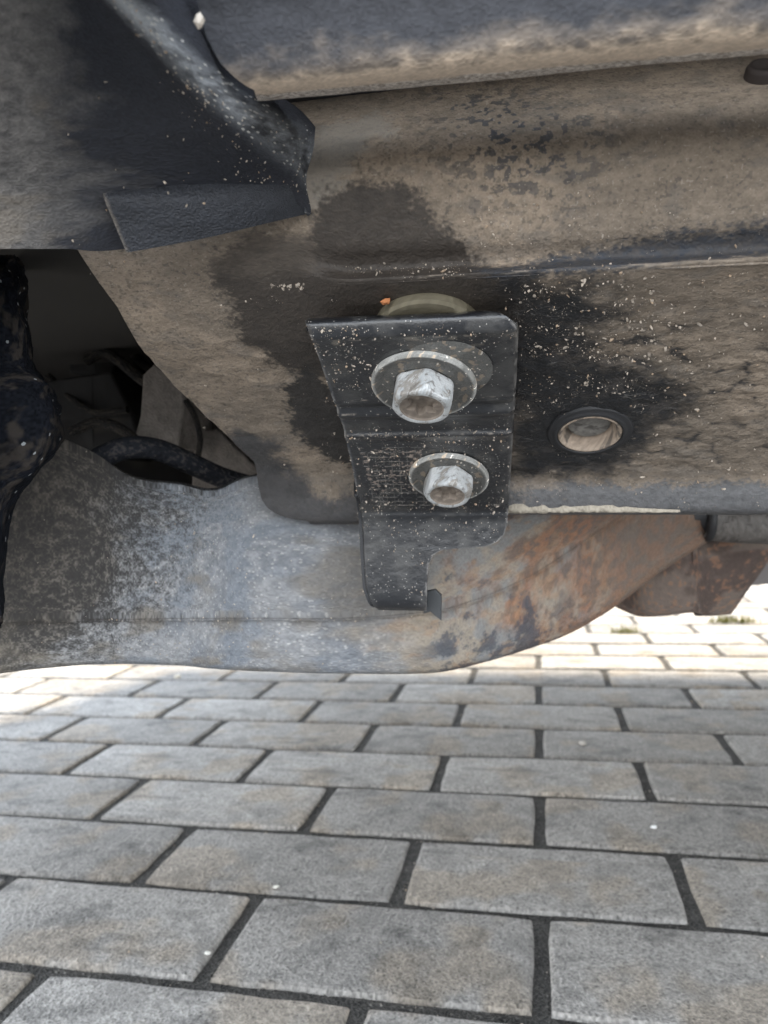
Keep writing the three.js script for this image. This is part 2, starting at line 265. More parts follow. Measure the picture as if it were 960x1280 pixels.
// the chassis rail
let rail;
{
  const L = RAIL.edge([[88, 300], [95, 312], [140, 390], [180, 440], [216, 481], [270, 532], [318, 578], [323, 600], [327, 612], [334, 622], [345, 630], [362, 636], [385, 639]]), top = RAIL.hit(120, 300)[1];
  const left = (t) => (t < top ? L(top) - 0.03 * ss(top, top - 0.004, t) : L(t)), right = 0.15;
  const blotch = RAIL.spots([[264, 345], [272, 322], [330, 318], [388, 300], [400, 240], [450, 212], [505, 225], [545, 275], [600, 330], [655, 345], [690, 420], [660, 500], [450, 530], [420, 475], [385, 470], [345, 455], [300, 425], [275, 385]]);
  const brownish = RAIL.spots([[300, 300], [388, 290], [395, 345], [330, 362], [270, 352]]);
  const blot2 = RAIL.spots([[352, 482], [385, 462], [440, 520], [450, 590], [405, 572], [372, 545], [358, 512]]);
  const blot3 = RAIL.spots([[268, 545], [310, 540], [345, 552], [360, 590], [420, 615], [460, 590], [460, 660], [310, 670], [300, 590]]);
  const band = RAIL.spots([[590, 338], [680, 324], [800, 300], [980, 272], [980, 316], [800, 333], [700, 343], [630, 350]]);
  const black = RAIL.spots([[630, 350], [740, 358], [770, 395], [735, 445], [840, 468], [875, 492], [815, 555], [770, 590], [640, 606], [620, 420]]);
  const crust = RAIL.spots([[388, 168], [420, 150], [470, 140], [500, 160], [455, 190], [430, 215], [405, 262], [372, 272]]);
  const low = RAIL.spots([[600, 596], [780, 606], [990, 600], [990, 670], [600, 670]]);
  const low2 = RAIL.spots([[640, 618], [700, 612], [690, 590], [640, 596]]);
  const edgeDirt = RAIL.spots([[330, 648], [470, 640], [470, 668], [380, 668]]);
  const specks = RAIL.spots([[540, 118], [640, 112], [760, 170], [700, 250], [610, 240], [560, 190]]);
  const st = (y) => RAIL.hit(700, y)[1], tA = st(120), tC = st(345), tD = st(400), tE = st(600), tR = st(336);
  const mask = (P, s, t, e, amp, k, sc) => { const d = poly(P, s, t); return Math.abs(d) > 0.02 ? (d < 0 ? 1 : 0) : ss(e * 1.7, -e * 1.7, d + amp * (fbm(s * sc, t * sc, 5, k) - 0.5) + 0.0075 * (fbm(s * 800, t * 1000, 4, k + 3) - 0.5)); };
  const mat = surface(2048, 1280, [-0.17, 0.15, 0, RAIL.total], (s, t) => {
    const x = s * 1000, y = t * 1000, a = fbm(x / 30, y / 22, 4, 2), b = fbm(x / 4, y / 3, 4, 11), g = vn(x / 0.45, y / 0.4, 5), g2 = fbm(x / 1.5, y / 1.1, 3, 17);
    let c = mix3(DUST, DUST2, ss(0.4, 0.72, a)); c = c.map((q) => q * (0.8 + 0.4 * (b - 0.5) + 0.3 * (g2 - 0.5) + 0.22 * (g - 0.5)));
    let h = 0.5 + 0.25 * (b - 0.5) + 0.3 * (g2 - 0.5) + 0.2 * (g - 0.5), ro = 0.92;
    // streaked grey wear and small dark spots
    const wear = ss(0.58, 0.72, fbm(x / 9 + 3, y / 5, 4, 23)); c = mix3(c, [0.11, 0.105, 0.1], 0.32 * wear);
    const put = (m, col, r, lump = 1) => { c = mix3(c, col.map((q) => q * (0.7 + 0.6 * g2 + 0.4 * (b - 0.5))), m); ro = mix(ro, r, m); h -= 0.08 * m * lump; };
    const sp = mask(specks, s, t, 0.012, 0.01, 40, 90); if (sp > 0) put(sp * ss(0.56, 0.64, fbm(x / 1.9, y / 1.7, 3, 33) + 0.06 * (a - 0.5)), [0.045, 0.048, 0.055], 0.75);
    put(0.5 * ss(0.68, 0.78, fbm(x / 1.1, y / 0.9, 2, 71) + 0.12 * (a - 0.5)), [0.07, 0.062, 0.055], 0.8); if (vn(x / 0.7, y / 0.6, 72) > 0.9) c = mix3(c, [0.36, 0.31, 0.26], 0.5);
    c = mix3(c, [0.27, 0.25, 0.22], 0.6 * mask(crust, s, t, 0.0015, 0.008, 58, 160));
    put(0.95 * mask(blotch, s, t, 0.0016, 0.011, 43, 130), WET, 0.62); put(0.75 * mask(brownish, s, t, 0.002, 0.01, 44, 150), [0.085, 0.07, 0.057], 0.8);
    put(0.95 * mask(blot2, s, t, 0.0012, 0.009, 45, 170), [0.022, 0.02, 0.019], 0.6);
    put(0.9 * mask(blot3, s, t, 0.003, 0.014, 46, 110), [0.04, 0.041, 0.045], 0.7);
    put(0.92 * mask(band, s, t, 0.0015, 0.004, 47, 260) * (0.75 + 0.5 * g2), [0.035, 0.038, 0.046], 0.68);
    const bk = mask(black, s, t, 0.006, 0.02, 48, 120); put(bk * ss(0.3, 0.55, fbm(x / 3.2, y / 2.4, 3, 51) + 0.3 * bk), [0.013, 0.0135, 0.0155], 0.5); const cr1 = Math.abs(fbm(x / 4 - y / 9, y / 3 + x / 12, 3, 55) - 0.5), cr2 = bk * ss(0.03, 0.008, cr1) * ss(0.4, 0.6, fbm(x / 8, y / 8, 2, 57)); c = mix3(c, [0.13, 0.12, 0.11], 0.55 * cr2); h += 0.5 * cr2;
    put(0.9 * mask(low, s, t, 0.0014, 0.006, 49, 260), LOW_GREY, 0.6); put(0.7 * mask(low2, s, t, 0.002, 0.008, 50, 200), DUST, 0.9);  // bluish grey band along the rolled lower edge
    put(0.8 * mask(edgeDirt, s, t, 0.001, 0.005, 52, 260), [0.17, 0.15, 0.13], 0.9);
    // pebbled underseal on the lower face
    const lowFace = ss(tC, tD, t) * (1 - ss(tE - 0.006, tE, t)) * ss(-0.005, 0.03, s) * (0.25 + 0.75 * ss(0.38, 0.6, fbm(x / 24, y / 16, 3, 63)));
    const wx = x + 2 * (b - 0.5), wy = y + 2 * (a - 0.5), q = cell(wx / 7 - wy / 16, wy / 6, 61), q2 = cell(wx / 3.4 + wy / 6, wy / 2.6, 66);
    h += lowFace * (0.9 * (0.45 - q[0]) + 0.4 * (0.45 - q2[0]) - 0.1);
    const crest = lowFace * ss(0.5, 0.75, q[0]); c = mix3(c, [0.045, 0.04, 0.038], clamp(1.1 * crest * g2 * 1.5));
    // ledge highlight painted as a broken pale line along the ridge
    const ridge = Math.exp(-(((t - tR - 0.0012 * (b - 0.5)) / 0.0009) ** 2)) * ss(0.48, 0.66, fbm(x / 5, y / 1.5, 3, 77)) * ss(-0.035, -0.015, s); c = mix3(c, [0.3, 0.25, 0.2], 0.65 * ridge * (0.4 + g2));
    return [c, h, ro];
  }, 0.00075);
  const hole = RAIL.hit(737, 540), tF0 = st(262), tF1 = st(410), sFlatL = RAIL.hit(360, 340)[0], sFlatR = RAIL.hit(450, 340)[0];
  const geo = sheet((u, v) => {
    const t = v * RAIL.total, a = left(t), s = mix(a, right, u), x = s * 1000, y = t * 1000;
    const dent = 0.0009 * (fbm(x / 25, y / 25, 3, 90) - 0.5) + 0.0013 * ss(tC, tD, t) * (1 - ss(tE - 0.006, tE, t)) * (fbm(x / 7, y / 5, 2, 91) - 0.5);
    const p = RAIL.at(s, t, dent), k = ss(sFlatR, sFlatL, s) * (t > tF0 && t < tF1 ? 1 : 0); if (k) p.lerp(RAIL.at(s, tF0).lerp(RAIL.at(s, tF1), (t - tF0) / (tF1 - tF0)).addScaledVector(OUT, 0.0035 * Math.sin((Math.PI * (t - tF0)) / (tF1 - tF0))), k); p.addScaledVector(UPC, -0.0045 * ss(0.0, -0.05, s) * ss(tE - 0.01, tE + 0.004, t)); return [p, s, t];
  }, 300, 220, 0.0016, (s, t) => (s - hole[0]) ** 2 + (t - hole[1]) ** 2 < 0.0122 ** 2);
  rail = part('chassis_rail', geo, mat, car, 'pressed steel chassis rail caked with brown dust and dark patches');

  // hole with a turned dark rim and a dusty grommet in it
  const nrm = RAIL.normal(hole[1]), ring = loft([[-0.002, 0.0162], [0.0003, 0.016], [0.0008, 0.0152], [0.0006, 0.0143], [0.0012, 0.0136], [0.0017, 0.0128], [0.0014, 0.0121], [-0.001, 0.0119], [-0.014, 0.0118]]);
  aim(part('hole_rim', ring, plain(0.022, 0.022, 0.024, 0.6), rail), RAIL.at(...hole), nrm);
  const scurf = (r, g2, b2) => surface(256, 256, [-0.02, 0.02, -0.02, 0.02], (s, t) => { const f = 0.55 + 0.9 * fbm(s * 700, t * 700, 4, 4), d = ss(0.55, 0.7, fbm(s * 300, t * 300, 3, 9)); return [mix3([r * f, g2 * f, b2 * f], [0.06, 0.055, 0.05], 0.7 * d), f * 0.5, 0.9]; }, 0.0005);
  const cup = planar(loft([[0.0004, 0.0121], [0.0014, 0.0117], [0.0015, 0.0111], [0.0006, 0.0104], [-0.0022, 0.0099], [-0.0042, 0.0092], [-0.0046, 0.00001]]));
  aim(part('plug_cup', cup, scurf(0.32, 0.255, 0.2), rail), RAIL.at(...hole), nrm);
  aim(part('plug', planar(loft([[-0.0046, 0.0083], [-0.0034, 0.008], [-0.0028, 0.0072], [-0.0027, 0.004], [-0.0029, 0.00001]])), scurf(0.2, 0.19, 0.175), rail), RAIL.at(...hole), nrm);
  // small dark grommet high on the right
  const hi = RAIL.hit(952, 96), gr = loft([[-0.001, 0.0046], [0.002, 0.0044], [0.003, 0.0038], [0.0032, 0.0028], [0.001, 0.0022], [0.001, 0.00001]]);
  aim(part('grommet', gr, plain(0.03, 0.022, 0.019, 0.8), rail), RAIL.at(...hi), RAIL.normal(hi[1]));
  // beige sealant smeared along the lower edge
  const bead = sheet((u, v) => { const [s, t] = RAIL.hit(mix(628, 850, u), 637 + 0.5 * Math.sin(u * 9)), w = 0.0028 * (1 - 0.75 * u) * (0.3 + 1.2 * vn(u * 26, 0.5, 3)) * ss(0, 0.05, u) * ss(1, 0.9, u) + 0.0002; const tt = t + (v - 0.5) * 2 * w; return [RAIL.at(s, tt, 0.0002 + 0.0011 * Math.sin(Math.PI * v) * (0.6 + 0.7 * vn(u * 60, v * 5, 4))), s, tt]; }, 220, 10, 0);
  part('sealant', bead, surface(128, 128, [0, 0.02, 0, 0.02], (s, t) => { const f = 0.8 + 0.4 * vn(s * 1500, t * 1500, 4); return [[0.36 * f, 0.32 * f, 0.26 * f], f * 0.5, 0.9]; }, 0.0004), rail);
  // stuck sand
  const spots = [];
  const add = (n, fx, fy, r0, r1) => { let cx = fx(), cy = fy(); for (let i = 0; i < n * 2; i++) { if (rnd() < 0.5) { cx = fx(); cy = fy(); } const [s, t] = RAIL.hit(cx + rr(-8, 8) * rnd(), cy + rr(-6, 6) * rnd()); if ((s - hole[0]) ** 2 + (t - hole[1]) ** 2 < 0.011 ** 2) continue; spots.push([RAIL.at(s, t, 0.0002), r0 * Math.pow((1.35 * r1) / r0, rnd() ** 4)]); } };
  const bell = (m, d) => m + d * (rnd() + rnd() + rnd() - 1.5) * 0.9;
  add(620, () => bell(745, 150), () => bell(415, 95), 0.0001, 0.00062);
  add(300, () => rr(650, 960), () => rr(340, 520), 0.0001, 0.0005);
  add(260, () => rr(645, 900), () => bell(470, 60), 0.0001, 0.0005);
  add(140, () => rr(650, 960), () => rr(540, 636), 0.0001, 0.0006);
  add(60, () => bell(640, 60), () => bell(285, 40), 0.00012, 0.0005);
  add(90, () => rr(560, 960), () => rr(240, 335), 0.0001, 0.0004);
  add(70, () => rr(400, 600), () => bell(338, 9), 0.00012, 0.0005);
  add(24, () => rr(338, 378), () => bell(357, 3), 0.0002, 0.0006);
  add(30, () => bell(145, 30), () => bell(345, 20), 0.00012, 0.0006);
  add(100, () => rr(250, 450), () => rr(330, 640), 0.00008, 0.00045);
  add(60, () => bell(420, 22), () => bell(590, 80), 0.0001, 0.0006);
  grit(rail, spots);
}

// the sill panel, nearest the eye
{
  const L = SILL.edge([[238, -40], [246, 0], [258, 45], [275, 78], [296, 98], [318, 112], [322, 126]]), tan = SILL.hit(640, 47)[1], lip = SILL.hit(640, 68)[1], bot = SILL.hit(640, 88)[1];
  const mat = surface(1024, 512, [-0.1, 0.14, 0, SILL.total], (s, t) => {
    const x = s * 1000, y = t * 1000, a = fbm(x / 14, y / 7, 4, 3), b = fbm(x / 3, y / 2, 3, 8), g = vn(x / 0.6, y / 0.5, 4);
    const m = ss(-0.0035, 0.0035, t - tan + 0.009 * (a - 0.5) + 0.004 * (b - 0.5)), m2 = ss(-0.002, 0.002, t - lip + 0.005 * (b - 0.5) + 0.004 * (a - 0.5)), m3 = ss(0.0, 0.0012, t - bot + 0.0035 * (b - 0.5));
    let c = mix3([0.075, 0.078, 0.09], [0.26, 0.22, 0.185], m); c = mix3(c, [0.6, 0.48, 0.37], m2); c = mix3(c, g > 0.5 ? [0.6, 0.55, 0.5] : [0.22, 0.19, 0.17], m3 * 0.8);  // lip dust brightened so its colour carries the bounce from the ground
    return [c.map((q) => q * (0.8 + 0.35 * (b - 0.5) + 0.3 * (g - 0.5) + 0.2)), 0.5 + 0.6 * (b - 0.5) + 0.5 * (g - 0.5), 0.85];
  }, 0.00025);
  const sill = part('sill_panel', sheet((u, v) => { const t = v * SILL.total, s = mix(L(t), 0.24, u); return [SILL.at(s, t, 0.0007 * (fbm(s * 60, t * 90, 3, 5) - 0.5)), s, t]; }, 160, 60, 0.0018), mat, car, 'dark painted sill edge with a tan dusty rolled lip painted brighter for ground bounce');
  const chip = new THREE.Mesh(grainGeo(9), plain(0.5, 0.44, 0.37, 0.9)); chip.name = named('dirt_lump'); chip.scale.set(0.0012, 0.0021, 0.0009); chip.position.copy(at(249, 26, 0.149)); chip.rotation.z = 0.25; sill.add(chip);
}

// the wheel arch liner with its fold, and the flap lying on it
{
  const rows = [
    [[-90, -60, .118], [0, -60, .122], [60, -60, .129], [95, -60, .132], [120, -60, .125], [170, -60, .132], [205, -60, .152]],
    [[-90, 0, .135], [0, 0, .138], [70, 0, .145], [122, 0, .148], [158, 0, .140], [212, 0, .147], [262, 0, .172]],
    [[-90, 80, .15], [0, 80, .152], [90, 80, .16], [180, 80, .165], [222, 80, .156], [272, 85, .165], [318, 95, .189]],
    [[-90, 165, .165], [0, 165, .167], [100, 165, .175], [230, 165, .18], [293, 160, .1775], [345, 150, .19], [378, 140, .212]],
    [[-90, 240, .18], [0, 240, .182], [110, 240, .19], [265, 240, .2], [350, 225, .2035], [385, 205, .209], [406, 185, .2165]],
    [[-90, 312, .19], [0, 311, .193], [80, 311, .199], [157, 311, .205], [372, 270, .2125], [388, 263, .2145], [404, 250, .2175]]];
  const mat = surface(1024, 1024, [0, 0.1, 0, 0.1], (s, t) => {
    const x = s * 1000, y = t * 1000, a = fbm(x / 16, y / 10, 4, 3), b = fbm(x / 2.5, y / 1.8, 3, 8), g = vn(x / 0.4, y / 0.35, 4);
    // grey-brown dust film with ragged edges towards the left
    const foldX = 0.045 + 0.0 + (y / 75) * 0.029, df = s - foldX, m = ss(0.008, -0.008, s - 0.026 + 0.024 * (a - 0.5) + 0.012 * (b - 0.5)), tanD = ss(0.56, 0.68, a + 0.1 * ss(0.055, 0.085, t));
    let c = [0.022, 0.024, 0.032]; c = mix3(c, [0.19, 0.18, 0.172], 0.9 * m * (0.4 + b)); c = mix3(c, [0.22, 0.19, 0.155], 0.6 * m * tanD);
    const fold = ss(0.007, -0.004, Math.abs(df - 0.003) - 0.002 - 0.006 * (y / 75) + 0.006 * (b - 0.5)); c = mix3(c, [0.5, 0.53, 0.56], fold * (0.9 - 0.005 * y) * ss(0.1, 0.7, 0.5 * a + 0.5 * b));  // pale blue sky sheen painted over powdery dust, strongest at the top
    const chip = cell(x / 1.7, y / 1.4, 12); if (chip[1] > 0.72 && chip[0] < 0.24 && fold > 0.2) c = [0.5, 0.49, 0.46];
    return [c.map((q) => q * (0.75 + 0.35 * (b - 0.5) + 0.5 * g)), 0.5 + 0.5 * (g - 0.5) + 0.5 * (b - 0.5), mix(0.75, 0.5, fold)];
  }, 0.0003);
  const liner = part('wheel_arch_liner', netSheet(rows, 120, 120, 0.0024), mat, car, 'dark felt-like wheel arch liner with a dusty fold painted pale for sky sheen');
  const flapMat = surface(512, 512, [0, 0.06, 0, 0.04], (s, t) => { const x = s * 1000, y = t * 1000, g = vn(x / 0.35, y / 0.35, 4), b = fbm(x / 3, y / 2, 3, 8), f = 0.7 + 0.5 * g + 0.4 * (b - 0.5), e = ss(0.0016, 0, s + 0.001 * (b - 0.5)); return [mix3([0.03 * f, 0.033 * f, 0.041 * f], [0.17, 0.15, 0.13], 0.7 * e), g * 0.6 + 0.4 * b, 0.7]; }, 0.0005);
  part('rubber_flap', netSheet([
    [[132, 222, .199], [230, 212, .2], [300, 203, .206], [340, 205, .208]],
    [[129, 244, .1912], [235, 242, .1945], [310, 232, .2005], [362, 232, .206]],
    [[143, 280, .1955], [245, 270, .197], [325, 255, .2025], [370, 252, .2075]],
    [[158, 316, .2005], [255, 298, .202], [330, 280, .207], [382, 268, .2115]]], 60, 40, 0.0022), flapMat, liner, 'black rubber flap with a dusty cut edge');
  const f = net(rows), spots = [];
  for (let i = 0; i < 130; i++) { const y = rr(0.45, 1), w = 0.62 + 0.13 * (rnd() + rnd() - 1); spots.push([f(clamp(w), y), rr(0.0001, 0.0004)]); }
  for (let i = 0; i < 60; i++) spots.push([f(rr(0.3, 0.95), rr(0.45, 1)), rr(0.0001, 0.0004)]);
  for (const [x, y, r] of [[206, 228, .0006], [210, 241, .0005], [255, 254, .0005], [233, 257, .0004], [197, 200, .0004], [153, 214, .0005], [195, 213, .0004], [183, 203, .0003]]) spots.push([at(x, y, 0.1905), r]);
  for (let i = 0; i < 30; i++) { const u = rnd(); spots.push([f(0.62 + rr(-0.05, 0.06), 0.2 + 0.35 * u), rr(0.0002, 0.0005)]); }
  grit(liner, spots);
}

// ------------------------------------------------------------------ bolted bracket
{
  const L = BRK.edge([[381, 396], [383, 408], [389, 425], [412, 490], [430, 545], [441, 590], [449, 640], [452, 690], [455, 735], [461, 752], [470, 764]]);
  const R = BRK.edge([[606, 388.5], [622, 390.5], [633, 395], [641, 402], [646, 411], [648, 428], [646, 480], [641, 560], [637, 625], [634, 655], [630, 668], [622, 677], [608, 683], [572, 685.5], [552, 687.5], [541, 694], [535.5, 706], [534, 730], [533, 764]]);
  const hit = (x, y) => BRK.hit(x, y), row = (y) => hit(545, y)[1], tTab = row(640), tTop = row(420), g0 = hit(448, 560), g1 = hit(532, 632);
  const lines = [row(421), row(498), row(516), row(543), row(549), row(631)];
  const mat = surface(1280, 1280, [-0.085, 0.025, 0, BRK.total], (s, t) => {
    const x = s * 1000, y = t * 1000, a = fbm(x / 9, y / 7, 4, 3), b = fbm(x / 1.6, y / 1.2, 3, 8), g = vn(x / 0.3, y / 0.3, 4);
    let c = [0.0105, 0.0115, 0.0145].map((q) => q * (0.75 + 0.5 * g)), h = 0.5 + 0.2 * (b - 0.5) + 0.12 * (g - 0.5), ro = 0.34 + 0.14 * (b - 0.5);
    const film = ss(0.5, 0.72, a + 0.12 * (b - 0.5)) * 0.22; c = mix3(c, [0.13, 0.125, 0.115], film); ro = mix(ro, 0.7, film * 2);
    const main = t > tTop && t < tTab ? 1 : 0;
    if (main) {
      for (let i = 0; i < lines.length; i++) { const d = Math.abs(t - lines[i] - 0.0002 * (b - 0.5)); const m = ss(0.0006, 0.0002, d) * ss(0.45, 0.65, fbm(x / 5, i * 3, 4, 80)); c = mix3(c, [0.33, 0.29, 0.25], 0.5 * m * ss(0.45, 0.65, b)); ro = mix(ro, 0.9, m); }
      // raised date grid, its lines dusted pale
      if (s > g0[0] && s < g1[0] + 0.002 && t > g0[1] && t < g1[1]) {
        const ta = (t - g0[1]) / (g1[1] - g0[1]), sk = s + 0.0035 * ta, r = Math.abs(((ta * 13) % 1) - 0.5), q = Math.abs(((sk - g0[0]) / 0.0031) % 1 - 0.5), keep = ss(0.36, 0.5, fbm(x / 2.2, y / 2, 3, 91)), ln = Math.max(ss(0.36, 0.46, r), 0.8 * ss(0.42, 0.49, q)) * keep;
        h += 0.4 * ln; c = mix3(c, [0.26, 0.24, 0.215], 0.6 * ln * (0.4 + b)); ro = mix(ro, 0.85, ln);
        const lump = ss(0.62, 0.72, fbm(x / 1.3, y / 0.9, 3, 95)) * ss(0.4, 0.6, ta < 0.75 ? 0.6 : 0.3); c = mix3(c, [0.34, 0.27, 0.225], 0.7 * lump); h += 0.5 * lump;
      }
      const dusty = ss(0.6, 0.72, fbm(x / 4, y / 2.4, 4, 99)) * ss(row(436), row(428), t); c = mix3(c, [0.2, 0.175, 0.14], 0.6 * dusty);
    }
    const ed = Math.min(s - L(t), R(t) - s), wornEdge = ss(0.0011, 0.0002, ed + 0.0008 * (b - 0.5)) * ss(0.35, 0.55, fbm(x / 3, y / 3, 3, 88)); c = mix3(c, [0.2, 0.19, 0.18], 0.7 * wornEdge);
    const pin = cell(x / 0.75, y / 0.75, 33); if (pin[1] > 0.955 && pin[0] < 0.26) { c = [0.42, 0.4, 0.37]; }
    return [c, h, ro];
  }, 0.0006, { clearcoat: 0.7, clearcoatRoughness: 0.3 });
  const RP = []; for (let i = 0; i <= 260; i++) { const t = (BRK.total * i) / 260, q = (BRK.total * Math.min(260, i + 1)) / 260; for (let k = 0; k < 4; k++) RP.push([mix(R(t), R(q), k / 4), mix(t, q, k / 4)]); }
  const geo = sheet((u, v) => {
    const t = v * BRK.total, a = L(t), b = R(t), s = mix(a, b, u < 0.5 ? 0.5 * Math.pow(2 * u, 1.15) : 1 - 0.5 * Math.pow(2 - 2 * u, 1.5)), w = s - a, r = 0.0034; let e = b - s;
    if (e < 0.02) for (const [qs, qt] of RP) e = Math.min(e, Math.hypot(qs - s, qt - t));
    let lift = e < r ? -(r - Math.sqrt(Math.max(0, r * r - (r - e) * (r - e)))) * 0.9 : 0; lift *= ss(tTab - 0.004, tTab - 0.012, t) * ss(0.004, 0.02, t); lift -= 0.0022 * ss(0.0012, 0, w) * (t > tTab - 0.01 ? 1 : 0.3);
    const wav = 0.00018 * (fbm(s * 400, t * 400, 2, 5) - 0.5);
    return [BRK.at(s, t, lift + wav), s, t, BRK.normal(t)];
  }, 110, 320, 0.0028);
  const bracket = part('mounting_bracket', geo, mat, car, 'black pressed bracket with a diagonal left edge and a hooked lower tab');
  // return flange down the hook's left edge and the small clip behind its foot
  const flange = sheet((u, v) => { const t = mix(tTab - 0.012, BRK.total - 0.0015, v), s = L(t) + 0.0006 - 0.0015 * u - 0.0014 * Math.sin(v * 7) * u; return [BRK.at(s, t, -0.001 - 0.013 * u * ss(0, 0.12, v) * (0.85 + 0.3 * vn(v * 9, 2, 3))), s, t]; }, 12, 60, 0.0014);
  part('side_flange', flange, plain(0.026, 0.027, 0.03, 0.55), bracket);
  const clip = new THREE.ExtrudeGeometry(new THREE.Shape([[-0.0035, 0.006], [0.0014, 0.0068], [0.0038, 0.0045], [0.0036, -0.0062], [-0.0008, -0.0022], [-0.0036, -0.003]].map(([x, y]) => new THREE.Vector2(x, y))), { depth: 0.0025, bevelEnabled: true, bevelSize: 0.0005, bevelThickness: 0.0005, bevelSegments: 2 });
  aim(part('clip_tab', clip, plain(0.028, 0.031, 0.034, 0.5), bracket), at(541, 756, 0.338), OUT);

  // fastenings
  const steel = (k) => surface(512, 512, [-0.02, 0.02, -0.02, 0.02], (s, t) => {
    const x = s * 1000, y = t * 1000, a = fbm(x / 4, y / 4, 4, k), b = fbm(x / 0.9, y / 0.9, 3, k + 5), g = vn(x / 0.3, y / 0.3, k), r = Math.hypot(x, y);
    let c = mix3([0.62, 0.63, 0.63], [0.48, 0.5, 0.51], ss(0.35, 0.65, a)); c = mix3(c, [0.26, 0.22, 0.175], 0.7 * ss(0.5, 0.68, a + 0.4 * (b - 0.5))); c = mix3(c, [0.12, 0.1, 0.085], 0.6 * ss(0.63, 0.72, fbm(x / 1.4, y / 1.4, 4, k + 21))); c = mix3(c, [0.62, 0.63, 0.63], 0.6 * ss(0.62, 0.7, b));
    return [c.map((q) => q * (0.9 + 0.2 * (g - 0.5))), 0.5 + 0.5 * (b - 0.5) + 0.2 * (g - 0.5), 0.5 + 0.3 * (a - 0.5)];
  }, 0.0003, { metalness: 0.3 });
  const grey = (k, vertexColors = true) => surface(512, 512, [-0.02, 0.02, -0.02, 0.02], (s, t) => {
    const x = s * 1000, y = t * 1000, a = fbm(x / 3, y / 3, 4, k), g = vn(x / 0.3, y / 0.3, k), f = 0.8 + 0.5 * (a - 0.5) + 0.3 * (g - 0.5), r = Math.hypot(x, y);
    let c = [0.15 * f, 0.148 * f, 0.14 * f]; c = mix3(c, [0.3, 0.24, 0.18], 0.7 * ss(0.62, 0.72, fbm(x / 2, y / 2, 3, k + 8)));
    if (cell(x / 1.5, y / 1.5, k)[1] > 0.88 && cell(x / 1.5, y / 1.5, k)[0] < 0.2) c = [0.55, 0.5, 0.44];
    return [c, 0.5 + 0.4 * (a - 0.5) + 0.3 * (g - 0.5), 0.5];
  }, 0.0004, { metalness: 0.25, vertexColors });
  const flat = planar;
  const soil = surface(128, 128, [-0.02, 0.02, -0.02, 0.02], (s, t) => { const f = 0.7 + 0.6 * fbm(s * 900, t * 900, 3, 4); return [[0.21 * f, 0.175 * f, 0.145 * f], f * 0.5, 0.95]; }, 0.0004);
  function bolt(px, py, a, h, wr, n, k, spin) {
    const p = V(0, 0, 0).copy(BRK.at(...hit(px, py)));
    const washer = flat(toCreasedNormals(loft([[0.0002, 0.006], [0.0002, wr - 0.0004], [0.0006, wr], [0.0019, wr], [0.0025, wr - 0.0006], [0.0023, wr - 0.0014], [0.0013, wr * 0.8], [0.0017, wr * 0.72], [0.0016, a * 1.04], [0.0004, a * 0.95], [0.0004, 0.005]], 96), 0.7));
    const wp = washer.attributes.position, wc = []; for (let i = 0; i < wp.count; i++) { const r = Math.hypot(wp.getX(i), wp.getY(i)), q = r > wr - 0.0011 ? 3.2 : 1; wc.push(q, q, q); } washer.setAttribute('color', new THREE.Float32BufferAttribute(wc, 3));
    aim(part('washer', washer, grey(k + 3), bracket), p, n);
    const hex = (f = 1, cap = 9) => (th) => { const q = ((th % (Math.PI / 3)) + Math.PI / 3) % (Math.PI / 3) - Math.PI / 6; return Math.min((f * a) / Math.cos(q), cap); };
    const torx = (f) => (th) => f * a * (0.5 + 0.1 * Math.cos(6 * th));
    const head = flat(toCreasedNormals(loft([[0.0005, a * 0.9], [0.0016, a * 0.92], [0.0018, hex(0.99, a * 1.08)], [0.0028, hex(1, a * 1.11)], [h - 0.0026, hex(1, a * 1.11)], [h - 0.0013, hex(0.99, a * 1.06)], [h - 0.0004, hex(0.97, a * 0.99)], [h, hex(0.94, a * 0.93)], [h + 0.0001, a * 0.84], [h - 0.0002, a * 0.77]], 96), 0.5));
    const b = part('bolt', head, steel(k), bracket); aim(b, p, n, spin);
    // dust lying in the star-shaped recess
    const rec = flat(toCreasedNormals(loft([[h - 0.0002, a * 0.775], [h - 0.0008, a * 0.72], [h - 0.0011, a * 0.66], [h - 0.0012, torx(1.0)], [h - 0.0036, torx(0.86)], [h - 0.0038, 0.00001]], 96), 0.6));
    const rm = part('socket_recess', rec, soil, bracket); aim(rm, p, n, spin);
  }
  const n1 = BRK.normal(hit(529, 470)[1]).addScaledVector(ALONG, -0.03).normalize(), n2 = BRK.normal(hit(560, 590)[1]).addScaledVector(ALONG, -0.02).normalize();
  bolt(530, 478, 0.0094, 0.0105, 0.0174, n1, 11, 0.22);
  bolt(561, 594, 0.0088, 0.0100, 0.0158, n2, 41, 0.1);
  // oval backing washer under the upper one, and the round bush between rail and bracket
  const backing = flat(toCreasedNormals(loft([[-0.001, 0.0155], [0.0003, 0.0155], [0.0007, 0.0149], [0.0007, 0.004]], 96), 0.6)), bw = part('backing_washer', backing, grey(77, false), bracket); aim(bw, BRK.at(...hit(555, 462)), n1, 0.1); bw.scale.set(1.0, 0.95, 1);
  const bush = flat(toCreasedNormals(loft([[-0.004, 0.0165], [0.0028, 0.0165], [0.0038, 0.0158], [0.0042, 0.0148], [0.0036, 0.012], [0.0036, 0.00001]], 96), 0.6));
  aim(part('bush', bush, surface(128, 128, [-0.02, 0.02, -0.02, 0.02], (s, t) => { const f = 0.7 + 0.6 * fbm(s * 500, t * 900, 3, 4); return [[0.17 * f, 0.15 * f, 0.105 * f], f * 0.5, 0.4]; }, 0.0002, { metalness: 0.4 }), bracket), RAIL.at(...RAIL.hit(535, 407)), RAIL.normal(RAIL.hit(535, 407)[1]));
  // sand on the bracket
  const spots = [];
